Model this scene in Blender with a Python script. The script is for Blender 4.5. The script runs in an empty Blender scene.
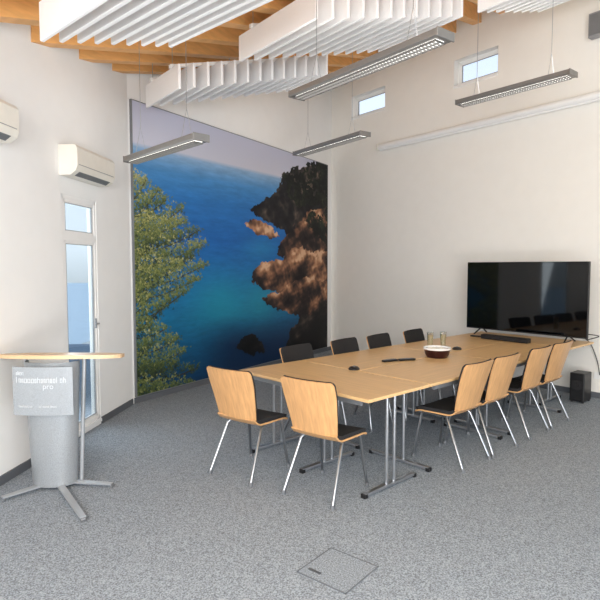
import bpy, bmesh, math, random
import numpy as np
from mathutils import Vector, Matrix
random.seed(3); rng=np.random.RandomState(5)
S=bpy.context.scene; C=S.collection
S.view_settings.view_transform='Standard'
PI=math.pi
F0=540.0; H=1.65; TH=math.atan(33/F0); ct,st=math.cos(TH),math.sin(TH)
CAM=Vector((0,0,H))
# ------------------------------------------------------------------ survey helpers
def ray(px,py):
    a=(px-300)/F0; b=(300-py)/F0
    return Vector((a, ct+b*st, -st+b*ct))
def on_z(px,py,z=0.0):
    r=ray(px,py); return CAM+r*((z-H)/r.z)
def on_plane(px,py,p0,n):
    r=ray(px,py); p0=Vector((p0[0],p0[1],0)); n=Vector((n[0],n[1],0))
    return CAM+r*((p0-CAM).dot(n)/r.dot(n))
# ------------------------------------------------------------------ materials
def lin(c):
    o=[]
    for v in c:
        v/=255.0
        o.append(v/12.92 if v<=.04045 else ((v+.055)/1.055)**2.4)
    return o
def mat(name,col,rough=.5,metal=0,var=.05,scale=12,bump=0,spec=.5,stretch=(1,1,1),detail=3,trans=0,bscale=None,p=(.3,.7)):
    m=bpy.data.materials.new(name); m.use_nodes=True; nt=m.node_tree; N=nt.nodes; L=nt.links
    b=N['Principled BSDF']; b.inputs['Roughness'].default_value=rough; b.inputs['Metallic'].default_value=metal
    b.inputs['Specular IOR Level'].default_value=spec
    if trans: b.inputs['Transmission Weight'].default_value=trans
    tc=N.new('ShaderNodeTexCoord'); mp=N.new('ShaderNodeMapping'); mp.inputs['Scale'].default_value=stretch; mp.inputs['Location'].default_value=(.313,.717,.3731)
    L.new(tc.outputs['Object'],mp.inputs['Vector'])
    nz=N.new('ShaderNodeTexNoise'); nz.inputs['Scale'].default_value=scale; nz.inputs['Detail'].default_value=detail
    L.new(mp.outputs['Vector'],nz.inputs['Vector'])
    cr=N.new('ShaderNodeValToRGB'); l=lin(col)
    cr.color_ramp.elements[0].position=p[0]; cr.color_ramp.elements[1].position=p[1]
    cr.color_ramp.elements[0].color=[max(0,v*(1-var)) for v in l]+[1]
    cr.color_ramp.elements[1].color=[min(1,v*(1+var)) for v in l]+[1]
    L.new(nz.outputs['Fac'],cr.inputs['Fac']); L.new(cr.outputs['Color'],b.inputs['Base Color'])
    if bump:
        bp=N.new('ShaderNodeBump'); bp.inputs['Strength'].default_value=bump; bp.inputs['Distance'].default_value=.01
        if bscale:
            n2=N.new('ShaderNodeTexNoise'); n2.inputs['Scale'].default_value=bscale
            L.new(tc.outputs['Object'],n2.inputs['Vector']); L.new(n2.outputs['Fac'],bp.inputs['Height'])
        else: L.new(nz.outputs['Fac'],bp.inputs['Height'])
        L.new(bp.outputs['Normal'],b.inputs['Normal'])
    return m
def emit(name,col,strength):
    m=bpy.data.materials.new(name); m.use_nodes=True; nt=m.node_tree; nt.nodes.clear()
    o=nt.nodes.new('ShaderNodeOutputMaterial'); e=nt.nodes.new('ShaderNodeEmission')
    e.inputs['Color'].default_value=lin(col)+[1]; e.inputs['Strength'].default_value=strength
    nt.links.new(e.outputs[0],o.inputs[0]); return m
M={}
M['wall']=mat('white_plaster',(241,241,240),.85,var=.01,scale=6,bump=.03,bscale=120,spec=.2)
M['wallr']=mat('warm_white_plaster',(242,239,233),.85,var=.01,scale=6,bump=.03,bscale=120,spec=.2)
M['carpet']=mat('speckled_carpet',(141,149,158),.95,var=.44,scale=125,detail=3,spec=.1,p=(.36,.64))
M['base']=mat('grey_skirting',(92,96,102),.6)
M['beam']=mat('honey_timber',(232,174,108),.5,var=.12,scale=4,stretch=(1,1,6))
M['plank']=mat('ceiling_planks',(242,222,192),.55,var=.07,scale=3,stretch=(1,6,1))
M['beech']=mat('beech_laminate',(216,178,128),.34,var=.09,scale=5,stretch=(.6,12,12),spec=.35)
M['beechc']=mat('beech_plywood',(200,154,106),.38,var=.13,scale=6,stretch=(10,4,.7),spec=.35)
M['edge']=mat('beech_edge',(218,186,146),.4,var=.08,scale=9,stretch=(1,12,12))
M['chrome']=mat('chrome_tube',(158,161,165),.28,1,var=.03)
M['steel']=mat('brushed_steel',(176,179,184),.3,.9,var=.05)
M['black']=mat('black_plastic',(22,22,24),.4,var=.15)
M['fabric']=mat('black_fabric',(30,29,31),.85,var=.25,scale=150,bump=.2)
M['white']=mat('white_lacquer',(243,243,242),.35,var=.01)
M['ivory']=mat('ivory_plastic',(234,230,220),.4,var=.02)
M['felt']=mat('white_baffle_felt',(242,242,243),.9,var=.01,scale=60)
M['silver']=mat('silver_lamp_metal',(138,136,134),.35,.6,var=.04)
M['silverp']=mat('silver_perforated_sheet',(160,165,170),.4,.3,var=.16,scale=190,detail=1)
M['panel']=mat('silver_panel',(160,166,172),.42,.15,var=.14,scale=170,detail=1)
M['letter']=mat('pale_lettering',(214,219,223),.5,var=.01)
M['alu']=mat('light_aluminium',(174,178,183),.35,.4,var=.03)
M['screen']=mat('tv_glass',(3,4,6),.05,var=.1,spec=.5)
M['grey']=mat('grey_metal',(128,131,135),.45,.4,var=.05)
M['gasket']=mat('grey_gasket',(150,154,158),.6,var=.05)
M['hatch']=mat('hatch_rim',(98,104,112),.85,var=.1)
M['hhandle']=mat('hatch_handle',(72,77,84),.6,var=.1)
M['spk']=mat('speaker_grey',(150,150,152),.6,var=.05)
M['glow']=emit('lamp_light',(255,252,246),3.2)
M['upfill']=emit('added_ceiling_glow',(255,251,243),11)  # added glow that brightens ceiling and baffles from below
M['paper']=mat('white_paper',(226,222,212),.7,var=.03)
M['juice']=mat('pale_juice',(236,226,186),.15,var=.05)
M['red']=mat('dark_red_lacquer',(48,15,17),.3,var=.08)
M['paving']=mat('pale_paving',(240,240,238),.9,var=.05,scale=3)
def glassmat(name,lo,hi,tint):
    m=bpy.data.materials.new(name); m.use_nodes=True; nt=m.node_tree; nt.nodes.clear()
    o=nt.nodes.new('ShaderNodeOutputMaterial'); mx=nt.nodes.new('ShaderNodeMixShader'); t=nt.nodes.new('ShaderNodeBsdfTransparent')
    g=nt.nodes.new('ShaderNodeBsdfGlossy'); g.inputs['Roughness'].default_value=.03
    nz=nt.nodes.new('ShaderNodeTexNoise'); nz.inputs['Scale'].default_value=2; mr=nt.nodes.new('ShaderNodeMapRange'); mr.inputs['To Min'].default_value=lo; mr.inputs['To Max'].default_value=hi
    nt.links.new(nz.outputs['Fac'],mr.inputs['Value']); nt.links.new(mr.outputs[0],mx.inputs[0])
    t.inputs['Color'].default_value=tint
    nt.links.new(t.outputs[0],mx.inputs[1]); nt.links.new(g.outputs[0],mx.inputs[2]); nt.links.new(mx.outputs[0],o.inputs[0])
    return m
M['glass']=glassmat('window_glass',.04,.07,(.98,.99,1,1))
M['tint']=glassmat('tinted_window_glass',.05,.09,(.88,.92,.94,1))
M['tumbler']=glassmat('tumbler_glass',.25,.4,(.93,.94,.92,1))
# ------------------------------------------------------------------ mesh helpers
def hexa(bm,p):     # p: 4 bottom, 4 top
    v=[bm.verts.new(q) for q in p]
    for f in ((3,2,1,0),(4,5,6,7),(0,1,5,4),(1,2,6,5),(2,3,7,6),(3,0,4,7)): bm.faces.new([v[i] for i in f])
    return v
def box(bm,c,s,rot=None,bev=0,seg=2):
    x,y,z=s[0]/2,s[1]/2,s[2]/2
    P=[Vector(q) for q in ((-x,-y,-z),(x,-y,-z),(x,y,-z),(-x,y,-z),(-x,-y,z),(x,-y,z),(x,y,z),(-x,y,z))]
    if rot is not None: P=[rot@q for q in P]
    v=hexa(bm,[q+Vector(c) for q in P])
    if bev:
        es=list({e for w in v for e in w.link_edges})
        bmesh.ops.bevel(bm,geom=es,offset=bev,segments=seg,profile=.6,affect='EDGES')
def tube(bm,pts,r,seg=10,cap=True):
    pts=[Vector(p) for p in pts]; n=len(pts); rings=[]
    rr=r if isinstance(r,(list,tuple)) else [r]*n
    t0=(pts[1]-pts[0]).normalized(); a=Vector((0,0,1)) if abs(t0.z)<.9 else Vector((1,0,0)); u=t0.cross(a).normalized()
    for i in range(n):
        t=(pts[min(i+1,n-1)]-pts[max(i-1,0)]).normalized()
        u=(u-t*u.dot(t)).normalized(); w=t.cross(u)
        rings.append([bm.verts.new(pts[i]+(u*math.cos(k*2*PI/seg)+w*math.sin(k*2*PI/seg))*rr[i]) for k in range(seg)])
    for i in range(n-1):
        for k in range(seg): bm.faces.new((rings[i][k],rings[i][(k+1)%seg],rings[i+1][(k+1)%seg],rings[i+1][k]))
    if cap: bm.faces.new(rings[0][::-1]); bm.faces.new(rings[-1])
def lathe(bm,prof,c=(0,0,0),seg=24,sx=1,sy=1):
    rings=[]
    for r,z in prof:
        rings.append([bm.verts.new((c[0]+sx*r*math.cos(k*2*PI/seg),c[1]+sy*r*math.sin(k*2*PI/seg),c[2]+z)) for k in range(seg)])
    for i in range(len(prof)-1):
        for k in range(seg): bm.faces.new((rings[i][k],rings[i][(k+1)%seg],rings[i+1][(k+1)%seg],rings[i+1][k]))
    bm.faces.new(rings[0][::-1]); bm.faces.new(rings[-1])
def sheet(bm,P,th):
    P=np.array(P,float); gu=np.gradient(P,axis=0); gv=np.gradient(P,axis=1)
    n=np.cross(gu,gv); n/=np.linalg.norm(n,axis=2,keepdims=True)+1e-9
    a,b=P.shape[:2]
    A=[[bm.verts.new(P[i,j]+n[i,j]*th/2) for j in range(b)] for i in range(a)]
    B=[[bm.verts.new(P[i,j]-n[i,j]*th/2) for j in range(b)] for i in range(a)]
    for i in range(a-1):
        for j in range(b-1):
            bm.faces.new((A[i][j],A[i+1][j],A[i+1][j+1],A[i][j+1])); bm.faces.new((B[i][j],B[i][j+1],B[i+1][j+1],B[i+1][j]))
    for i in range(a-1):
        bm.faces.new((A[i][0],B[i][0],B[i+1][0],A[i+1][0])); bm.faces.new((A[i][-1],A[i+1][-1],B[i+1][-1],B[i][-1]))
    for j in range(b-1):
        bm.faces.new((A[0][j],A[0][j+1],B[0][j+1],B[0][j])); bm.faces.new((A[-1][j],B[-1][j],B[-1][j+1],A[-1][j+1]))
def prism(bm,poly,z0,z1):
    a=[bm.verts.new((x,y,z0)) for x,y in poly]; b=[bm.verts.new((x,y,z1)) for x,y in poly]; n=len(poly)
    bm.faces.new(a[::-1]); bm.faces.new(b)
    for i in range(n): bm.faces.new((a[i],a[(i+1)%n],b[(i+1)%n],b[i]))
def obj(name,bm,m,parent=None,smooth=False,loc=None):
    bmesh.ops.recalc_face_normals(bm,faces=bm.faces)
    if smooth:
        for f in bm.faces: f.smooth=True
        for e in bm.edges:
            if len(e.link_faces)==2 and e.calc_face_angle(0)>.7: e.smooth=False
    me=bpy.data.meshes.new(name); bm.to_mesh(me); bm.free(); me.materials.append(m)
    o=bpy.data.objects.new(name,me); C.objects.link(o)
    if parent: o.parent=parent
    if loc: o.location=loc
    return o
def B(): return bmesh.new()
def tag(o,label,cat,group=None):
    o['label']=label; o['category']=cat
    if group: o['group']=group
    return o
def thing(name,label,cat,loc=(0,0,0),rz=0,group=None):
    o=bpy.data.objects.new(name,None); C.objects.link(o); o.location=loc; o.rotation_euler=(0,0,rz); o.empty_display_size=.1
    return tag(o,label,cat,group)
def struct(name,bm,m,parent=None,smooth=False):
    o=obj(name,bm,m,parent,smooth)
    if not parent: o['kind']='structure'
    return o
def dup(root,loc,rz,label):
    r=root.copy(); C.objects.link(r); r.location=loc; r.rotation_euler=(0,0,rz); r['label']=label
    for ch in list(root.children):
        c=ch.copy(); C.objects.link(c); c.parent=r
        for g in ch.children:
            d=g.copy(); C.objects.link(d); d.parent=c
    return r
# ------------------------------------------------------------------ room geometry
K=on_z(331,349.5); LC=on_z(133,404)
Md=(K-LC).normalized()                       # along mural wall, away
Fd=Vector((.6167,-.787,0)).normalized()      # along screen wall, towards viewer
Nn=Vector((-Fd.y,Fd.x,0))                    # outward of the screen wall
WL=(on_z(25,470)-LC).normalized()            # along window wall, towards viewer
nK=Nn.dot(K)
def roof(p): return 5.25-.286*(nK-Nn.dot(Vector((p[0],p[1],0))))
class Wall:
    def __init__(s,o,e,inn): s.o=Vector(o); s.e=Vector(e); s.i=Vector(inn)
    def pt(s,a,off,z): q=s.o+s.e*a+s.i*off; return Vector((q.x,q.y,z))
    def sz(s,px,py,off=0):
        q=on_plane(px,py,s.o+s.i*off,s.i); return (q-s.o).dot(s.e), q.z
    def blk(s,bm,a0,a1,o0,o1,z0,z1,z0b=None,z1b=None):
        z0b=z0 if z0b is None else z0b; z1b=z1 if z1b is None else z1b
        hexa(bm,[s.pt(a0,o0,z0),s.pt(a1,o0,z0b),s.pt(a1,o1,z0b),s.pt(a0,o1,z0),s.pt(a0,o0,z1),s.pt(a1,o0,z1b),s.pt(a1,o1,z1b),s.pt(a0,o1,z1)])
    def build(s,name,L0,L1,holes,m,th=.3):
        bm=B(); br=sorted({L0,L1,*[h[0] for h in holes],*[h[1] for h in holes]})
        for a0,a1 in zip(br,br[1:]):
            hs=sorted([h for h in holes if h[0]<=a0+1e-6 and h[1]>=a1-1e-6],key=lambda h:h[2]); z=0
            for h in hs:
                if h[2]>z: s.blk(bm,a0,a1,-th,0,z,h[2])
                z=h[3]
            s.blk(bm,a0,a1,-th,0,z,roof(s.pt(a0,0,0))+.22,None,roof(s.pt(a1,0,0))+.22)
        return struct(name,bm,m)
def inw(e,ref):
    n=Vector((-e.y,e.x,0)); return n if n.dot(ref)>0 else -n
mid=Vector((.5,4,0))
wl=Wall(LC,WL,inw(WL,mid-LC)); wb=Wall(LC,Md,inw(Md,mid-LC)); wr=Wall(K,Fd,inw(Fd,mid-K))
Lb=(K-LC).length
# floor, ceiling
bm=B(); box(bm,(2,4,-.05),(14,15,.1)); struct('floor',bm,M['carpet'])
bm=B(); n0,n1,f0,f1=-3.5,nK+.22,-8.4,5.0
cs=[Nn*a+Fd*b for a,b in ((n0,f0),(n1,f0),(n1,f1),(n0,f1))]
hexa(bm,[Vector((c.x,c.y,roof(c)+.2)) for c in cs]+[Vector((c.x,c.y,roof(c)+.35)) for c in cs]); struct('ceiling',bm,M['plank'])
# window wall
w0=wl.sz(98,300)[0]; w1=wl.sz(64,300)[0]; wz0,wz1=.06,2.32
wl.build('wall_left',-.3,9.0,[(w0,w1,wz0,wz1)],M['wall'],.10)
wb.build('wall_back',-.0,Lb+.3,[],M['wall'],.14)
c1=[wr.sz(453,64),wr.sz(498,47),wr.sz(455,84),wr.sz(498,71)]
c2=[wr.sz(351,101),wr.sz(385,90),wr.sz(352,117),wr.sz(385,107)]
def rect(c): return (( c[0][0]+c[2][0])/2,(c[1][0]+c[3][0])/2,(c[2][1]+c[3][1])/2,(c[0][1]+c[1][1])/2)
R1=rect(c1); R2=rect(c2); zc0=(R1[2]+R2[2])/2; zc1=(R1[3]+R2[3])/2
R1=(R1[0],R1[1],zc0-.03,zc1+.05); R2=(R2[0],R2[1],zc0-.03,zc1+.05)
R3=(R1[0]+(R1[0]-R2[0]),R1[1]+(R1[0]-R2[0]),zc0,zc1)
wr.build('wall_right',0,9.0,[R1,R2,R3],M['wallr'],.2)
def window(name,w,a0,a1,z0,z1,transom=None,off=-.08,handle=False,t=.055,t2=.05,tr=.03,gl='glass'):
    e=bpy.data.objects.new(name,None); C.objects.link(e); e['kind']='structure'
    bm=B(); gk=B()
    w.blk(bm,a0,a0+t,off,off+.05,z0,z1); w.blk(bm,a1-t,a1,off,off+.05,z0,z1)
    w.blk(bm,a0,a1,off,off+.05,z0,z0+t); w.blk(bm,a0,a1,off,off+.05,z1-t,z1)
    if transom: w.blk(bm,a0,a1,off,off+.052,transom-tr,transom+tr)
    for q0,q1 in ([(z0+t,transom-tr),(transom+tr,z1-t)] if transom else [(z0+t,z1-t)]):
        b0,b1=a0+t,a1-t
        w.blk(bm,b0,b0+t2,off+.01,off+.045,q0,q1); w.blk(bm,b1-t2,b1,off+.01,off+.045,q0,q1)
        w.blk(bm,b0,b1,off+.01,off+.045,q0,q0+t2); w.blk(bm,b0,b1,off+.01,off+.045,q1-t2,q1)
        d0,d1,e0,e1,k=b0+t2,b1-t2,q0+t2,q1-t2,.007
        w.blk(gk,d0,d0+k,off+.03,off+.046,e0,e1); w.blk(gk,d1-k,d1,off+.03,off+.046,e0,e1); w.blk(gk,d0,d1,off+.03,off+.046,e0,e0+k); w.blk(gk,d0,d1,off+.03,off+.046,e1-k,e1)
        g=B(); w.blk(g,b0+t2*.6,b1-t2*.6,off+.034,off+.040,q0+t2*.6,q1-t2*.6); obj('pane',g,M[gl],e)
    obj('window_frame',bm,M['white'],e); obj('gasket',gk,M['gasket'],e)
    bm=B(); w.blk(bm,a0,a1,off,.015,z0-.03,z0+.004); obj('window_sill',bm,M['white'],e)
    if handle:
        bm=B(); w.blk(bm,a0+.04,a0+.06,off+.045,off+.06,1.02,1.12); w.blk(bm,a0+.043,a0+.057,off+.06,off+.09,1.06,1.075); w.blk(bm,a0+.043,a0+.13,off+.08,off+.092,1.06,1.075); obj('handle',bm,M['alu'],e)
    return e
window('window_1',wl,w0,w1,wz0,wz1,1.93,handle=True,t=.04,t2=.03,off=-.055,gl='tint')
for nm,R in (('window_2',R1),('window_3',R2),('window_4',R3)): window(nm,wr,*R,t=.035,t2=.03,off=-.16)
# outside: paved yard
bm=B(); hexa(bm,[(-40,-10,-.3),(-5.05,-10,-.3),(-5.05,60,-.3),(-40,60,-.3),(-40,-10,-.12),(-5.05,-10,-.12),(-5.05,60,-.12),(-40,60,-.12)]); struct('ground',bm,M['paving'])
# skirting
bm=B(); wl.blk(bm,.02,w0-.01,0,.014,0,.07); wl.blk(bm,w1+.01,8.8,0,.014,0,.07); struct('baseboard_left',bm,M['base'])
bm=B(); wb.blk(bm,.02,Lb-.02,0,.014,0,.07); struct('baseboard_back',bm,M['base'])
bm=B(); wr.blk(bm,.02,8.8,0,.014,0,.07); struct('baseboard_right',bm,M['base'])
# roof beams
Q=Vector((math.sin(math.radians(33)),math.cos(math.radians(33)),0)); Qp=Vector((Q.y,-Q.x,0))
base_s=wl.sz(33,45)[0]
for k in (-10,-8.6,-7.2,-5.8,-4.4,-3,-1.5,0,1.2,2.3):
    s=base_s-.65*k; p0=wl.pt(s,-.05,0); t=(nK+.1-Nn.dot(p0))/Nn.dot(Q); p1=p0+Q*t
    bm=B(); P=[]; hw=.07
    for dz in (-.02,.2):
        for p,sg in ((p0,-1),(p0,1),(p1,1),(p1,-1)):
            q=p+Qp*hw*sg; P.append((q.x,q.y,roof(p)+dz))
    hexa(bm,P); tag(obj('roof_beam',bm,M['beam']),'exposed honey timber roof beam sloping up towards the clerestory wall','beam','exposed timber roof beams')
# acoustic baffles
def head(a): a=math.radians(a); return Vector((math.sin(a),math.cos(a),0))
def baffle(start,n,sp,ln,low,label,hh=.25,fd=Fd,ad=Nn,tk=.03):
    st0=Vector((start[0],start[1],0)); e=thing('acoustic_baffle',label,'acoustic panel',(st0.x,st0.y,0),0)
    fin=None
    for k in range(n):
        c=st0+ad*sp*k; zb=roof(c)-low
        if fin is None:
            bm=B(); ang=Matrix.Rotation(math.atan2(fd.y,fd.x),3,'Z')
            box(bm,fd*ln/2+Vector((0,0,hh/2)),(ln,tk,hh),ang,.005,1)
            fin=obj('fin',bm,M['felt'],e); o=fin
        else:
            o=fin.copy(); C.objects.link(o); o.parent=e
        o.location=(c.x-st0.x,c.y-st0.y,zb)
    for f in (.2,.8):
        bm=B(); a=fd*ln*f-ad*.03; b=fd*ln*f+ad*(sp*(n-1)+.03); P=[]
        za,zb=roof(st0)-low+hh,roof(st0+ad*sp*(n-1))-low+hh
        for dz in (-.005,.03):
            for p,z,sg in ((a,za,-1),(a,za,1),(b,zb,1),(b,zb,-1)):
                q=p+fd*.02*sg; P.append((q.x,q.y,z+dz))
        hexa(bm,P); obj('hanging_rail',bm,M['white'],e)
        for g in (0,.5,1):
            c=st0+fd*ln*f+ad*sp*(n-1)*g; bm=B(); z=roof(st0+ad*sp*(n-1)*g)-low+hh
            tube(bm,[(c.x-st0.x,c.y-st0.y,z+.02),(c.x-st0.x,c.y-st0.y,roof(c)+.2)],.004,6); obj('suspension_wire',bm,M['steel'],e)
def at_roof(px,py,low):
    r=ray(px,py); # solve z = roof - low along the ray
    a=roof((0,0))-low-H; g=.286*Nn.dot(Vector((r.x,r.y,0)))
    return CAM+r*(a/(r.z-g))
g1=at_roof(42,42,.36); baffle(g1,9,.13,1.4,.36,'white slatted acoustic baffle array at the top left, nearest the wall air conditioner',fd=head(132),ad=head(38))
g2=at_roof(240,62,.36); baffle(g2,12,.18,1.2,.36,'white slatted acoustic baffle array above the largest pendant lamp')
g3=at_roof(147,108,.47); baffle(g3,13,.165,.85,.47,'white slatted acoustic baffle array hanging in front of the mural top')
g4=at_roof(478,13,.36); baffle(g4,8,.17,1.2,.36,'white slatted acoustic baffle array at the top right edge above the narrow pendant lamp')
# ------------------------------------------------------------------ mural
def vn(x,y,seed):
    r=np.random.RandomState(seed).rand(64,64); xi=np.floor(x).astype(int); yi=np.floor(y).astype(int); fx=x-xi; fy=y-yi
    fx=fx*fx*(3-2*fx); fy=fy*fy*(3-2*fy); g=lambda a,b:r[a%64,b%64]
    return (g(xi,yi)*(1-fx)+g(xi+1,yi)*fx)*(1-fy)+(g(xi,yi+1)*(1-fx)+g(xi+1,yi+1)*fx)*fy
def rot2(x,y,a): return x*math.cos(a)-y*math.sin(a),x*math.sin(a)+y*math.cos(a)
def fbm(x,y,o,seed):
    s=0;a=.5;t=0
    for k in range(o):
        x2,y2=rot2(x,y,.6+.9*k); s=s+a*vn(x2*2**k+13.7*k,y2*2**k,seed+k); t+=a; a*=.58
    return s/t
def inpoly(px,py,poly):
    c=np.zeros(px.shape,bool); n=len(poly)
    for i in range(n):
        x0,y0=poly[i]; x1,y1=poly[(i+1)%n]
        if y0==y1: continue
        k=((y0>py)!=(y1>py))&(px<(x1-x0)*(py-y0)/(y1-y0)+x0); c^=k
    return c
aL,zt=wb.sz(127,103,.03); aR=wb.sz(327.5,165,.03)[0]; aL=max(aL,.04); aR=min(aR,Lb-.02)
zb=.09; zt=3.60
NX,NZ=840,600
A=np.linspace(aL,aR,NX); Z=np.linspace(zb,zt,NZ); AA,ZZ=np.meshgrid(A,Z)
off=.035; X=wb.o.x+wb.e.x*AA+wb.i.x*off; Y=wb.o.y+wb.e.y*AA+wb.i.y*off
dep=Y*ct-(ZZ-H)*st; up=Y*st+(ZZ-H)*ct; PX=300+F0*X/dep; PY=300-F0*up/dep
U=AA-aL; V=(ZZ-zb)/(zt-zb)
def mix(a,b,t): t=np.clip(t,0,1)[...,None]; return a*(1-t)+b*t
def ramp(t,stops):
    ts=[s[0] for s in stops]; return np.stack([np.interp(t,ts,[s[1][k] for s in stops]) for k in range(3)],-1)
HV=.858
Vt=V-.02*(U/5-.3)
col=ramp(Vt,[(0,(14,52,88)),(.12,(18,76,114)),(.25,(24,104,146)),(.4,(26,102,162)),(.55,(28,96,168)),(.7,(42,112,180)),(.79,(74,136,192)),(HV-.004,(140,172,206)),(HV+.012,(202,202,216)),(.93,(196,197,214)),(1,(190,192,213))])
rip=(fbm(U*4+ZZ*2,ZZ*22,4,11)-.5)+.7*(fbm(U*12,ZZ*60,2,19)-.5)*np.clip(1.2-V,0,1); sea=Vt<HV
col=np.where(sea[...,None],col*(1+.18*rip[...,None]),col)
g=np.exp(-(((PX-222)/32)**2+((PY-302)/28)**2)); col=mix(col,np.array((32,150,174.)),g*.65)
g=np.exp(-(((PX-262)/16)**2+((PY-298)/24)**2)); col=mix(col,np.array((44,156,170.)),g*.45)
g=np.exp(-(((PX-262)/18)**2+((PY-248)/10)**2)); col=mix(col,np.array((52,150,186.)),g*.4)
dk=np.clip((PY-316)/30,0,1)*np.clip((PX-198)/35,0,1); col=mix(col,np.array((12,38,70.)),dk*.86)
n1=fbm(U*5,ZZ*5,5,31); n2=fbm(U*11+7,ZZ*11,4,47); n3=fbm(U*24,ZZ*24,3,77)
ridge=1-np.abs(fbm(U*2.2+ZZ*1.5,ZZ*1.0-U*.7,4,140)-.5)*4
strat=fbm(U*1.1+ZZ*3.6,ZZ*6-U*3.0,3,170)
wx=PX+(n1-.5)*8+(n3-.5)*3; wy=PY+(n2-.5)*7
def rock(poly,stops,y0,y1,c,lift=0):
    global col
    k=inpoly(wx,wy,poly)
    h=np.clip((PY-y0)/(y1-y0),0,1)
    f=np.clip((fbm(U*3+c,ZZ*3.4,4,60+c)-.5)*1.4+.34+lift+(ridge-.5)*.42+(strat-.5)*.9+(n3-.5)*.08+.5*(.5-h),0,1)
    f=f*np.clip((1.06-h)*3,.15,1)
    col=np.where(k[...,None],ramp(f,stops),col)
far=[(0,(14,15,20)),(.4,(32,31,35)),(.7,(66,58,54)),(1,(126,108,94))]
red=[(0,(18,15,18)),(.35,(48,37,36)),(.62,(112,78,60)),(.85,(174,126,94)),(1,(214,174,140))]
drk=[(0,(6,8,12)),(.5,(20,19,22)),(.8,(42,37,36)),(1,(76,64,58))]
def scrub(poly,d):
    global col
    k=inpoly(wx,wy,poly)&(n2>d); q=ramp(np.clip((n3-.5)*1.0+(n1-.5)*1.2+.36,0,1),[(0,(12,16,16)),(.5,(28,34,28)),(.8,(48,52,38)),(1,(74,72,50))]); col=np.where(k[...,None],q,col)
rock([(250,210),(256,204),(264,199),(273,194),(281,183),(285,173),(292,169),(302,166),(312,164),(345,156),(345,246),(318,240),(302,238),(288,234),(272,224),(258,217)],far,164,246,1)
scrub([(284,176),(292,168),(312,162),(345,154),(345,205),(320,204),(300,208),(288,196)],.40)
rock([(246,224),(252,219),(262,222),(272,228),(280,236),(270,238),(256,234)],red,218,242,7,.1)
rock([(276,254),(280,243),(288,234),(296,226),(304,217),(316,208),(345,203),(345,275),(318,268),(298,262),(286,258)],red,206,268,2)
scrub([(306,220),(316,207),(345,198),(345,258),(328,246),(314,236)],.42)
rock([(251,280),(255,270),(262,263),(272,259),(282,260),(290,250),(302,247),(312,252),(345,250),(345,322),(314,306),(302,300),(288,296),(276,292),(262,290)],red,250,300,3,.08)
rock([(262,300),(270,294),(282,292),(290,282),(304,278),(345,284),(345,345),(318,330),(302,318),(288,312),(274,308)],red,282,326,5)
rock([(290,336),(294,324),(304,314),(316,318),(345,312),(345,375),(280,375),(284,350)],drk,314,375,4)
rock([(236,347),(243,338),(252,333),(260,341),(265,351),(250,356)],drk,330,357,6)
# pine: branches reaching in from the left edge, needle tufts along each, dark underneath and light on top
du=(A[1]-A[0]); dv=(Z[1]-Z[0])
def rc(px,py):
    a,z=wb.sz(px,py,off); return (z-zb)/dv,(a-aL)/du
canv=col.copy(); rs=np.random.RandomState(21)
pal=[(22,31,26),(36,47,34),(56,69,43),(84,97,55),(116,124,70),(152,152,92),(192,184,126)]
def stroke(r0,c0,a,l,cq,curve=.25,w=.72):
    tt=np.linspace(0,1,int(l/.005)+2)
    rr=(r0+tt*l*math.sin(a)/dv-tt*tt*l*curve/dv).astype(int); cc=(c0+tt*l*math.cos(a)/du).astype(int)
    ok=(rr>=0)&(rr<NZ)&(cc>=0)&(cc<NX); canv[rr[ok],cc[ok]]=canv[rr[ok],cc[ok]]*(1-w)+cq*w
def limb(x0,y0,x1,y1,wpx):
    for t in np.linspace(0,1,240):
        r,c=rc(x0+(x1-x0)*t,y0+(y1-y0)*t+6*math.sin(t*PI)); h=max(1,int(wpx*(1-t*.7))); r,c=int(r),int(c)
        if 0<=r<NZ and 0<=c<NX: canv[max(0,r-h):r+h,max(0,c-1):c+2]=np.array((58,48,42.))
crown=[(134,176,.9),(146,180,1),(158,190,.9),(166,200,1.1),(182,208,.8),(186,220,1),(199,230,.8),(203,244,1),(192,256,1),(206,264,.8),(198,278,1),(186,290,.9),(168,300,.7),(150,296,.8),(150,214,1.2),(158,236,1.2),(166,254,1.2),(160,274,1.1),(144,250,1.2),(142,286,1),(178,234,1.1),(182,262,1.1),(176,222,1)]
bushb=[(152,322,.8),(166,328,.9),(178,338,1),(184,350,1),(176,362,1.1),(196,368,.8),(190,382,1),(202,390,.7),(150,344,1.2),(158,366,1.2),(164,388,1.2),(146,388,1.2)]
stems=[(122,ty+26+rs.randn()*7,tx,ty,d) for tx,ty,d in crown]+[(124,ty+14+rs.randn()*5,tx,ty,d*.9) for tx,ty,d in bushb]
limb(128,404,134,310,3); limb(134,312,150,215,2.2)
for s_ in stems: limb(*s_[:4],1.5)
tufts=[]
for x0,y0,x1,y1,dn in stems:
    L_=math.hypot(x1-x0,y1-y0); bb=rs.randn()*.09
    for k in range(int(L_*5.4*dn)):
        t=rs.rand()**.75; sp=1.6+5.2*(1-t)+2.6*math.sin(PI*t)
        x=x0+(x1-x0)*t+rs.randn()*2.6; dy=rs.randn()*sp; y=y0+(y1-y0)*t+dy-1.5
        b=.38-.026*dy+.18*(t-.4)+bb+.0014*(290-y)+rs.randn()*.08
        tufts.append((b-.4*rs.rand(),x,y,b,math.atan2(-(y1-y0),x1-x0)))
tufts.sort(key=lambda q:q[0])
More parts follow.
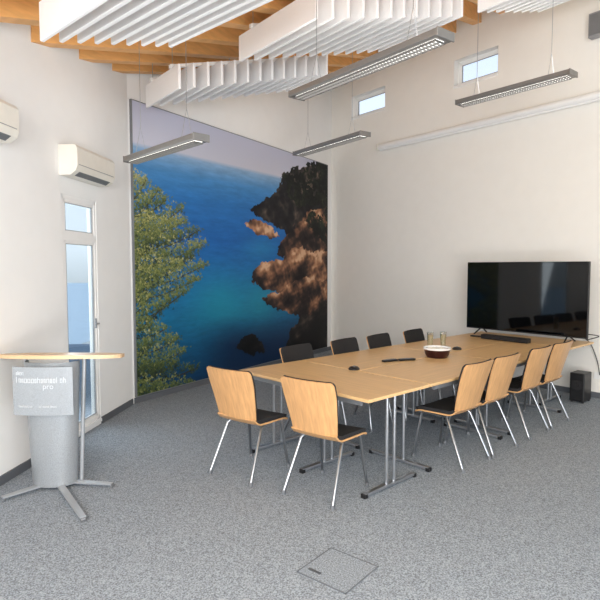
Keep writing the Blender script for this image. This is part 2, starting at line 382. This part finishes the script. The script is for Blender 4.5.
for _,x,y,b,ba in tufts:
    r0,c0=rc(x,y); ln=rs.uniform(.025,.06); a0=ba+rs.randn()*.9
    for k in range(5):
        a=a0+rs.uniform(-.9,.9); l=ln*rs.uniform(.4,1.0)
        s=np.clip(b+rs.randn()*.07+.10*math.sin(a),0,.999)*(len(pal)-1); i=int(s); f=s-i
        stroke(r0,c0,a,l,np.array(pal[i])*(1-f)+np.array(pal[min(i+1,len(pal)-1)])*f)
col=canv
cl=np.clip(col/255,0,1); cl=np.where(cl<=.04045,cl/12.92,((cl+.055)/1.055)**2.4)
me=bpy.data.meshes.new('wall_mural'); vs=np.stack([X,Y,ZZ],-1).reshape(-1,3)
idx=np.arange(NX*NZ).reshape(NZ,NX); fc=np.stack([idx[:-1,:-1],idx[:-1,1:],idx[1:,1:],idx[1:,:-1]],-1).reshape(-1,4)
me.from_pydata(vs.tolist(),[],fc.tolist()); ca=me.color_attributes.new('paint','FLOAT_COLOR','POINT')
ca.data.foreach_set('color',np.concatenate([cl.reshape(-1,3),np.ones((NX*NZ,1))],1).astype(np.float32).ravel())
mm=mat('mural_print',(128,128,128),.45,spec=.2); nt=mm.node_tree; at=nt.nodes.new('ShaderNodeAttribute'); at.attribute_name='paint'
nt.links.new(at.outputs['Color'],nt.nodes['Principled BSDF'].inputs['Base Color']); me.materials.append(mm)
root=thing('wall_mural','floor-to-ceiling photo mural of blue sea, rocky cliffs and pine','mural',wb.pt((aL+aR)/2,.02,zb))
mo=bpy.data.objects.new('print',me); C.objects.link(mo); mo.parent=root; mo.location=-root.location
bm=B(); wb.blk(bm,aL-.012,aR+.012,.001,.033,zb-.012,zt+.012); o=obj('backing_panel',bm,M['grey'],root); o.location=-root.location
# ------------------------------------------------------------------ table ensemble
Lv=Vector((.733,.679,0)).normalized(); Rv=Vector((Lv.y,-Lv.x,0)); PHI=math.atan2(Rv.y,Rv.x)
BC=Vector((.47,3.64,0))
def tp(l,r,z=0): q=BC+Lv*l+Rv*r; return Vector((q.x,q.y,z))
def make_table(a,b,loc,rz,label,legs,group='beech folding tables pushed together'):
    e=thing('conference_table',label,'table',loc,rz,group)
    bm=B(); box(bm,(0,0,.728),(a,b,.024),None,.004,2); obj('tabletop',bm,M['beech'],e)
    bm=B()
    for s in (-1,1): box(bm,(0,s*(b/2-.045),.695),(a-.2,.025,.042))
    obj('apron_rail',bm,M['grey'],e)
    for x in legs:
        for s in (-1,1):
            bm=B(); tube(bm,[(x,s*.045,.03),(x,s*.045,.716)],.0135,12); obj('leg',bm,M['steel'],e,True)
        bm=B(); box(bm,(x,0,.703),(.05,b-.14,.025),None,.004,1); obj('top_bracket',bm,M['grey'],e)
        bm=B(); box(bm,(x,0,.025),(.04,.60,.022),None,.007,2); ft=obj('foot',bm,M['steel'],e,True)
        for s in (-1,1):
            bm=B(); box(bm,(x,s*.295,.016),(.043,.035,.032),None,.006,2); obj('foot_cap',bm,M['black'],ft)
    return e
W=1.5; g=.016
make_table(W-g,.75-g,tp(.375,-W/2),PHI,'beech table laid crosswise at the near end before the two front chairs',(-W/2+.1,0,W/2-.1))
pr=[(.75+.7,-.375,'beech table on the right side nearest the camera'),(.75+2.1,-.375,'beech table on the right side nearer the television'),
    (.75+.7,-1.125,'beech table on the far side nearer the lectern'),(.75+2.1,-1.125,'beech table on the far side nearer the television')]
for l,r,lb in pr: make_table(1.4-g,.75-g,tp(l,r),PHI+PI/2,lb,(-.6,.6))
make_table(W-g,.7-g,tp(3.55+.35,-W/2),PHI,'beech table laid crosswise under the television',(-W/2+.1,W/2-.38))
# ------------------------------------------------------------------ chairs
def make_chair(loc,rz,label):
    e=thing('conference_chair',label,'chair',loc,rz,'beech shell chairs around the table')
    yc=lambda z:-.195-.12*((z-.46)/.41)**1.15 if z>.46 else -.195
    def backgrid(z0,z1,dw,dy,rc):
        zs=list(np.linspace(z0,z1-rc,9))+[z1-rc+rc*math.sin(a) for a in np.linspace(.2,PI/2-.03,7)]
        rows=[]
        for z in zs:
            hw=.19+.04*min(1,(z-.46)/.3)-dw
            d=z-(z1-rc)
            if d>0: hw=hw-rc+math.sqrt(max(rc*rc-d*d,0))
            d2=(z0+rc*.5)-z
            if d2>0 and dw>0: hw-=rc*.5-math.sqrt(max((rc*.5)**2-d2*d2,0))
            rows.append([(t*hw,yc(z)+dy+.03*(t*hw/.22)**2,z) for t in np.linspace(-1,1,11)])
        return rows
    bm=B(); sheet(bm,backgrid(.475,.87,0,0,.03),.011); obj('backrest',bm,M['beechc'],e,True)
    bm=B(); sheet(bm,backgrid(.53,.873,.001,.014,.03),.016); obj('back_cushion',bm,M['fabric'],e,True)
    def seatgrid(y0,y1,dw,dz,rc):
        ys=[y0-rc+rc*math.sin(a) for a in np.linspace(PI/2-.03,.2,7)]+list(np.linspace(y0-rc,y1,12)); rows=[]
        for y in ys:
            hw=.195+.028*min(1,max(0,(y+.19)/.3))-dw; d=y-(y0-rc)
            if d>0: hw=hw-rc+math.sqrt(max(rc*rc-d*d,0))
            z=.432+dz
            if y>.12: z-=.03*((y-.12)/.09)**2
            if y<-.12: z+=.05*((-.12-y)/.077)**2
            rows.append([(t*hw,y,z-.006*(1-t*t)) for t in np.linspace(-1,1,9)])
        return rows
    bm=B(); sheet(bm,seatgrid(.215,-.197,0,0,.05),.012); obj('seat',bm,M['beechc'],e,True)
    bm=B(); sheet(bm,seatgrid(.207,-.165,.008,.02,.045),.028); obj('seat_cushion',bm,M['fabric'],e,True)
    for s in (-1,1):
        for nm,pts in (('front',[(s*.165,.13,.41),(s*.175,.155,.39),(s*.205,.215,.012)]),('rear',[(s*.165,-.07,.41),(s*.178,-.1,.385),(s*.215,-.27,.012)])):
            bm=B(); tube(bm,pts,.0115,10); l=obj('leg',bm,M['chrome'],e,True)
            p=pts[-1]; bm=B(); lathe(bm,[(.014,0),(.016,.006),(.015,.03)],(p[0],p[1],0),12); obj('foot_glide',bm,M['grey'],l,True)
    bm=B()
    for s in (-1,1): tube(bm,[(s*.165,.15,.413),(s*.165,-.1,.413)],.0105,8)
    for y in (.1,-.06): tube(bm,[(-.165,y,.411),(.165,y,.411)],.0095,8)
    obj('seat_frame',bm,M['chrome'],e,True)
    return e
ch=None
def chair(loc,rz,label):
    global ch
    loc=(loc[0],loc[1],0)
    if ch is None: ch=make_chair(loc,rz,label); return ch
    return dup(ch,loc,rz,label)
fw=Vector((math.sin(math.radians(39)),math.cos(math.radians(39)),0))
p=(on_z(280,492)+on_z(334,511))/2+fw*.27; chair(p,-math.radians(37),'right of the two beech chairs at the near table end')
p=(on_z(208,473)+on_z(250,486))/2+fw*.27; chair(p,-math.radians(36),'left of the two beech chairs at the near table end')
ords=['first','second','third','fourth']
for i,l in enumerate((1.25,1.75,2.45,2.97)):
    chair(tp(l,.12-.27),PHI+PI/2,f'{ords[i]} beech chair along the right side of the table, counting from the camera')
for i,l in enumerate((.80,1.50,2.08,2.76)):
    chair(tp(l,-W-.08+.27),PHI-PI/2+.13,f'{ords[i]} chair along the mural side of the table, counting from the camera')
# ------------------------------------------------------------------ television
tv=thing('television','large black flat television standing at the far table end','television',tp(3.96,-.78,.741),PHI-.06)
bm=B(); box(bm,(0,.02,.52),(1.62,.035,.91),None,.006,2); box(bm,(0,.05,.42),(1.1,.05,.5),None,.015,2); obj('casing',bm,M['black'],tv)
bm=B(); box(bm,(0,-.0005,.525),(1.60,.006,.885)); obj('screen',bm,M['screen'],tv)
for s in (-1,1):
    bm=B(); tube(bm,[(s*.58,.02,.09),(s*.6,-.13,.008)],.009,8); tube(bm,[(s*.58,.02,.09),(s*.6,.17,.008)],.009,8); obj('leg',bm,M['black'],tv,True)
p=on_z(505,341,.74); sb=thing('soundbar','low black soundbar on the table in front of the television','speaker',(p.x,p.y,.74),PHI-.06)
bm=B(); box(bm,(0,0,.032),(.62,.09,.058),None,.012,3); obj('body',bm,M['black'],sb)
bm=B(); box(bm,(0,-.046,.032),(.56,.006,.04)); obj('grille',bm,M['fabric'],sb)
p=on_z(580,401); q=thing('subwoofer','black box subwoofer on the floor under the television table end','speaker',(p.x,p.y,0),PHI)
bm=B(); box(bm,(0,0,.19),(.17,.24,.345),None,.012,2); obj('cabinet',bm,M['black'],q)
bm=B(); lathe(bm,[(.06,0),(.065,.008),(.045,.012),(.02,.006),(.015,.012)],(0,0,0),24); o=obj('driver',bm,M['fabric'],q,True); o.rotation_euler=(PI/2,0,0); o.location=(0,-.12,.22)
for sx in (-.065,.065):
    for sy in (-.095,.095):
        bm=B(); lathe(bm,[(.014,0),(.014,.019)],(sx,sy,0),10); obj('foot',bm,M['black'],q)
# cable by the screen wall
e=wr.sz(600,360)
pts=[tp(4.2,-.08,.76),tp(4.22,.05,.82),wr.pt(e[0]-.3,.12,.80),wr.pt(e[0]-.12,.07,.72),wr.pt(e[0]-.02,.05,.5),wr.pt(e[0]+.02,.04,.3)]
def smooth(pts,n=6):
    out=[]; P=[pts[0]]+pts+[pts[-1]]
    for i in range(1,len(P)-2):
        for k in range(n):
            t=k/n; a,b,c,d=P[i-1],P[i],P[i+1],P[i+2]
            out.append(.5*((2*b)+(c-a)*t+(2*a-5*b+4*c-d)*t*t+(3*b-a-3*c+d)*t**3))
    return out+[pts[-1]]
bm=B(); tube(bm,smooth(pts),.006,8); tag(obj('power_cable',bm,M['black'],smooth=True),'black power cable looping from the television down to wall socket','cable')
bm=B(); wr.blk(bm,e[0]-.06,e[0]+.10,.0,.012,.24,.33); tag(obj('wall_socket',bm,M['white']),'white power socket low on the screen wall','socket')
# ------------------------------------------------------------------ things on the table
def puck(px,py,label,r=.05):
    p=on_z(px,py,.74); e=thing('table_microphone',label,'microphone',(p.x,p.y,.74)); bm=B(); lathe(bm,[(r,0),(r,.012),(r*.7,.026),(r*.2,.03)],(0,0,0),24); obj('body',bm,M['black'],e,True)
    bm=B(); lathe(bm,[(.012,.029),(.012,.034)],(0,0,0),12); obj('button',bm,M['grey'],e)
puck(354,369.5,'small black round disc on the near table beside the seam')
puck(457,349.5,'small black round disc to the right of the bowl')
p=on_z(437,357,.74); e=thing('bowl','round dark red bowl with pale rim holding folded paper packets','bowl',(p.x,p.y,.74))
bm=B(); lathe(bm,[(.10,0),(.118,.03),(.132,.088),(.125,.088),(.108,.03),(.02,.012)],(0,0,0),32); obj('basin',bm,M['red'],e,True)
bm=B(); lathe(bm,[(.126,.08),(.135,.082),(.137,.1),(.124,.1),(.124,.082)],(0,0,0),32); obj('rim',bm,M['white'],e,True)
for i in range(7):
    a=i*.9; r=.03+.04*(i%2); bm=B(); box(bm,(p.x+r*math.cos(a),p.y+r*math.sin(a),.74+.086),(.05,.035,.02),Matrix.Rotation(a,3,'Z')@Matrix.Rotation(.35*(i%3-1),3,'X'),.005,1)
    tag(obj('paper_packet',bm,M['paper']),'small white paper packet lying in the dark bowl','packet','packets in the bowl')
for px,py,lb in ((430,346.5,'left of the two drinking glasses behind the bowl'),(443,346,'right of the two drinking glasses behind the bowl')):
    p=on_z(px,py,.74); e=thing('drinking_glass',lb,'glass',(p.x,p.y,.74),0,'drinking glasses'); bm=B(); lathe(bm,[(.028,0),(.038,.165),(.035,.165),(.026,.008)],(0,0,0),20); obj('tumbler',bm,M['tumbler'],e,True)
    bm=B(); lathe(bm,[(.0255,.01),(.0325,.13)],(0,0,0),20); obj('drink',bm,M['juice'],e,True)
for px,py,rz,lb in ((390,361.5,.5,'left of the two black remote controls beside the bowl'),(407,360.5,.3,'right of the two black remote controls beside the bowl'),(477,337,PHI,'black remote control lying at the table end left of the soundbar')):
    p=on_z(px,py,.74); e=thing('remote_control',lb,'remote control',(p.x,p.y,.74),rz); bm=B(); box(bm,(0,0,.0105),(.17,.045,.019),None,.006,2); obj('body',bm,M['black'],e)
    bm=B()
    for i in range(6):
        for j in (-1,0,1): box(bm,(-.06+.022*i,j*.012,.0215),(.01,.007,.003))
    obj('keys',bm,M['grey'],e)
# ------------------------------------------------------------------ lectern
lp=Vector((-1.85,4.02,0)); le=thing('lectern','silver lectern with curved beech top by the window wall','lectern',lp)
arc=[(.46*math.sin(a),-.02-.17*math.cos(a)) for a in np.linspace(-PI/2,PI/2,25)]
poly=arc+[(.44,.1),(.3,.19),(0,.22),(-.3,.19),(-.44,.1)]
bm=B(); prism(bm,poly,-.013,.013); o=obj('top',bm,M['edge'],le); o.location=(.06,0,.985); o.rotation_euler=(-math.radians(6),0,0)
bm=B(); rows=[]
for z in np.linspace(.03,.95,14):
    w=.156+.04*(z/.95); rows.append([(w*math.sin(a)-.008,-.13*math.cos(a)+.0,z) for a in np.linspace(-1.75,1.75,25)])
sheet(bm,rows,.006); obj('column',bm,M['silverp'],le,True)
bm=B()
for s in (-1,1): tube(bm,[(s*.18,.02,.03),(s*.222,.02,.96)],.015,10)
obj('post',bm,M['alu'],le,True)
bm=B(); sheet(bm,[[(.215*math.sin(a)/math.sin(1.0),-.20-.05*math.cos(a)+.05,z) for a in np.linspace(-1,1,15)] for z in np.linspace(.585,.935,6)],.008); pn=obj('sign_panel',bm,M['panel'],le,True)
def ys(x): a=math.asin(max(-1,min(1,x*math.sin(1.0)/.215))); return -.20-.05*math.cos(a)+.05-.006
def word(x,z,wd,h):
    x1=x+wd; bm=B()
    while x<x1:
        w=random.choice((.42,.5,.6))*h; k=random.random(); t=h*.13
        V=lambda xx,z0,z1: box(bm,(xx,ys(xx),z+(z0+z1)*h/2),(t,.003,(z1-z0)*h))
        Hh=lambda zz: box(bm,(x+w/2,ys(x+w/2),z+zz*h),(w,.003,t))
        if k<.3: V(x+t/2,-.5,.4); V(x+w-t/2,-.5,.4); Hh(.4)
        elif k<.45: V(x+t/2,-.5,.8); V(x+w-t/2,-.5,.4); Hh(.35)
        elif k<.9: V(x+t/2,-.5,.4); V(x+w-t/2,-.5,.4); Hh(.4); Hh(-.45)
        else: V(x+t/2,-.5,.8)
        x+=w+h*.2
    obj('lettering',bm,M['letter'],pn)
word(-.185,.888,.06,.022); word(-.185,.838,.345,.032); word(-.17,.65,.1,.012); word(-.02,.65,.12,.012)
fc_=bpy.data.curves.new('lettering_text','FONT'); fc_.body='pro'; fc_.size=.055; fc_.extrude=.0012; fc_.align_x='CENTER'
tmp=bpy.data.objects.new('lettering_text',fc_); C.objects.link(tmp); bpy.context.view_layer.update()
tm=bpy.data.meshes.new_from_object(tmp.evaluated_get(bpy.context.evaluated_depsgraph_get())); bpy.data.objects.remove(tmp)
tm.name='lettering'; tm.materials.clear(); tm.materials.append(M['letter'])
to=bpy.data.objects.new('lettering',tm); C.objects.link(to); to.parent=pn; to.rotation_euler=(PI/2,0,0); to.location=(.05,ys(.05)-.002,.78)
bm=B(); lathe(bm,[(.162,.02),(.162,.036),(.15,.04)],(-.008,0,0),28,1,.75); obj('base_plate',bm,M['alu'],le,True)
for px,py in ((83,521),(112,487),(2,501)):
    q=on_z(px,py)-lp; dd=Vector((q.x,q.y,0)); u=dd.normalized(); s=Vector((-u.y,u.x,0))
    bm=B(); a=u*.06; b=dd; P=[]
    for z0,z1 in ((.02,.022),(.036,.032)):
        P+= [a-s*.024+Vector((0,0,z0)),b-s*.02+Vector((0,0,z1-.002)),b+s*.02+Vector((0,0,z1-.002)),a+s*.024+Vector((0,0,z0))]
    hexa(bm,P); lg=obj('leg',bm,M['alu'],le)
    bm=B(); tube(bm,[b-s*.016+Vector((0,0,.012)),b+s*.016+Vector((0,0,.012))],.012,14); obj('castor',bm,M['grey'],lg,True)
# ------------------------------------------------------------------ air conditioners
def aircon(s0,s1,z0,z1,label):
    w=wl; e=thing('air_conditioner',label,'air conditioner',w.pt((s0+s1)/2,0,z0)); L=e.location
    def pr(a0,a1,prof):
        bm=B(); A=[bm.verts.new(w.pt(a0,o,z)-L) for o,z in prof]; D=[bm.verts.new(w.pt(a1,o,z)-L) for o,z in prof]; n=len(prof)
        bm.faces.new(A); bm.faces.new(D[::-1])
        for i in range(n): bm.faces.new((A[i],A[(i+1)%n],D[(i+1)%n],D[i]))
        return bm
    obj('casing',pr(s0,s1,[(.001,z0),(.11,z0),(.16,z0+.035),(.18,z0+.08),(.18,z1-.03),(.155,z1),(.001,z1)]),M['ivory'],e)
    obj('louvre',pr(s0+.07,s1-.07,[(.114,z0+.001),(.161,z0+.034),(.158,z0+.04),(.112,z0+.006)]),M['grey'],e)
    bm=B(); w.blk(bm,s0+.03,s1-.03,.18,.182,z0+.09,z0+.096)
    for v in bm.verts: v.co-=L
    obj('front_seam',bm,M['spk'],e)
s_a=wl.sz(69,165,.1)[0]; s_b=wl.sz(115,185,.18)[0]; s_c=wl.sz(19,120,.18)[0]
aircon(s_b,s_a,2.48,2.75,'ivory wall air conditioner above the tall window')
aircon(s_c,s_c+1.0,2.57,2.84,'ivory wall air conditioner cut off at the left photo edge')
# ------------------------------------------------------------------ projection screen, wall speaker
sc,zs=wr.sz(378,147,.1); e=thing('projection_screen','long white projection screen housing mounted high on the screen wall','projection screen',wr.pt(sc,0,zs)); L0=e.location
bm=B(); tube(bm,[wr.pt(sc,.07,zs)-L0,wr.pt(sc+5.2,.07,zs)-L0],.05,16); obj('housing',bm,M['white'],e,True)
bm=B(); wr.blk(bm,sc+.02,sc+5.18,.06,.08,zs-.07,zs-.045)
for v in bm.verts: v.co-=L0
obj('bottom_bar',bm,M['white'],e)
for a in (sc-.025,sc+5.2):
    bm=B(); wr.blk(bm,a,a+.03,0.001,.125,zs-.055,zs+.055)
    for v in bm.verts: v.co-=L0
    obj('end_bracket',bm,M['ivory'],e)
s5,z5=wr.sz(598,24,.1); e=thing('wall_speaker','small grey speaker high on the wall at the right photo edge','speaker',wr.pt(s5,0,z5)); L0=e.location
for nm,o0,o1,m,k in (('cabinet',.03,.13,'spk',.11),('grille',.13,.137,'grey',.095),('bracket',0,.03,'grey',.04)):
    bm=B(); wr.blk(bm,s5-k*.9,s5+k*.9,o0,o1,z5-k*1.3,z5+k*1.3)
    for v in bm.verts: v.co-=L0
    obj(nm,bm,M[m],e)
# ------------------------------------------------------------------ pendant lamps
def lamp(x0,y0,x1,y1,z,label,wd=.17):
    a=on_z(x0,y0,z); b=on_z(x1,y1,z); c=(a+b)/2; d=b-a; ln=d.length; rz=math.atan2(d.y,d.x)
    e=thing('pendant_lamp',label,'lamp',c,rz,None)
    bm=B(); box(bm,(0,0,.03),(ln,wd,.05),None,.006,1); obj('housing',bm,M['silver'],e)
    bm=B(); box(bm,(0,0,.0025),(ln-.08,wd*.5,.009)); obj('diffuser',bm,M['glow'],e)
    bm=B(); box(bm,(0,0,.058),(ln-.12,wd*.5,.008)); obj('added_uplight_strip',bm,M['upfill'],e)  # glowing strip added on top of the housing to light the ceiling
    bm=B()
    n=int(ln/.03)
    for i in range(n+1): box(bm,(-ln/2+.04+(ln-.08)*i/n,0,-.006),(.005,wd*.56,.014))
    for s in (-1,0,1): box(bm,(0,s*wd*.27,-.006),(ln-.07,.006,.014))
    obj('louvre',bm,M['silver'],e)
    for s in (-1,1):
        bm=B(); box(bm,(s*(ln/2+.004),0,.028),(.012,wd+.006,.06),None,.003,1); obj('end_cap',bm,M['silver'],e)
    for s in (-1,1):
        x=s*ln*.33; w=c+Vector((math.cos(rz)*x,math.sin(rz)*x,0)); top=roof(w)+.2-z
        bm=B(); tube(bm,[(x,0,.3),(x,0,top)],.003,6); tube(bm,[(x,0,.3),(x-.0,-wd*.35,.055)],.0022,6); tube(bm,[(x,0,.3),(x,wd*.35,.055)],.0022,6); obj('suspension_wire',bm,M['steel'],e)
lamp(297,99,445,39,3.1,'largest grey linear pendant lamp, nearest the camera at top centre')
lamp(460,106,573,76,3.6,'grey linear pendant lamp at top right below the clerestory window',.18)
lamp(131,163,201,141,2.66,'grey linear pendant lamp hanging in front of the mural top left',.15)
lamp(298,156,365,136,3.3,'smallest grey linear pendant lamp beside the room corner above the mural edge',.18)
# ------------------------------------------------------------------ floor hatch
q=[on_z(*c) for c in ((334,549),(384,569),(343,594),(291,570))]; c=sum(q,Vector())/4
e=thing('floor_socket_hatch','square carpeted floor socket hatch set in the grey carpet','floor hatch',(c.x,c.y,0),math.atan2((q[1]-q[0]).y,(q[1]-q[0]).x))
hs=((q[1]-q[0]).length+(q[2]-q[1]).length)/4*.95
bm=B(); box(bm,(0,0,.001),(2*hs,2*hs,.004)); obj('lid',bm,M['carpet'],e)
bm=B()
for s in (-1,1): box(bm,(s*hs,0,.0018),(.006,2*hs+.006,.006)); box(bm,(0,s*hs,.0018),(2*hs+.006,.006,.006))
obj('frame',bm,M['hatch'],e)
bm=B(); box(bm,(-hs*.55,-hs*.6,.004),(.085,.018,.003),None,.001,1); obj('pull_handle',bm,M['hhandle'],e)
# ------------------------------------------------------------------ light
w=bpy.data.worlds.new('World'); S.world=w; w.use_nodes=True; nt=w.node_tree
tc=nt.nodes.new('ShaderNodeTexCoord'); sp=nt.nodes.new('ShaderNodeSeparateXYZ'); cr=nt.nodes.new('ShaderNodeValToRGB'); mp=nt.nodes.new('ShaderNodeMapRange')
mp.inputs['From Min'].default_value=-1; mp.inputs['From Max'].default_value=1
nt.links.new(tc.outputs['Generated'],sp.inputs[0]); nt.links.new(sp.outputs['Z'],mp.inputs['Value']); nt.links.new(mp.outputs[0],cr.inputs[0])
el=cr.color_ramp.elements; el[0].position=.3; el[0].color=lin((150,158,164))+[1]; el[1].position=.85; el[1].color=lin((150,182,216))+[1]
x=el.new(.485); x.color=lin((178,186,192))+[1]; x=el.new(.515); x.color=lin((206,215,223))+[1]; x=el.new(.62); x.color=lin((204,216,228))+[1]
bg=nt.nodes['Background']; nt.links.new(cr.outputs[0],bg.inputs[0]); bg.inputs['Strength'].default_value=1.7
def area(loc,tgt,sx,sy,en,colr=(1,1,1)):
    l=bpy.data.lights.new('area_light','AREA'); l.shape='RECTANGLE'; l.size=sx; l.size_y=sy; l.energy=en; l.color=colr
    o=bpy.data.objects.new('area_light',l); C.objects.link(o); o.location=loc; o.rotation_euler=(Vector(tgt)-Vector(loc)).to_track_quat('-Z','Y').to_euler()
area((-.4,-1.6,2.3),(3.0,7,1.6),5,2.2,440,(1,.996,.986))
area((1.6,0.2,.35),(1.6,4.8,4.4),3,1,105,(1,.995,.985))
wm=wl.pt((w0+w1)/2-.35,-.55,1.35); area(wm,wl.pt((w0+w1)/2+.5,2.5,.2),1.0,2.0,30,(.96,.98,1))
cd=bpy.data.cameras.new('camera'); cd.sensor_width=36; cd.lens=36*F0/600; cd.clip_end=200
co=bpy.data.objects.new('camera',cd); C.objects.link(co); co.location=CAM; co.rotation_euler=(PI/2-TH,0,0); S.camera=co
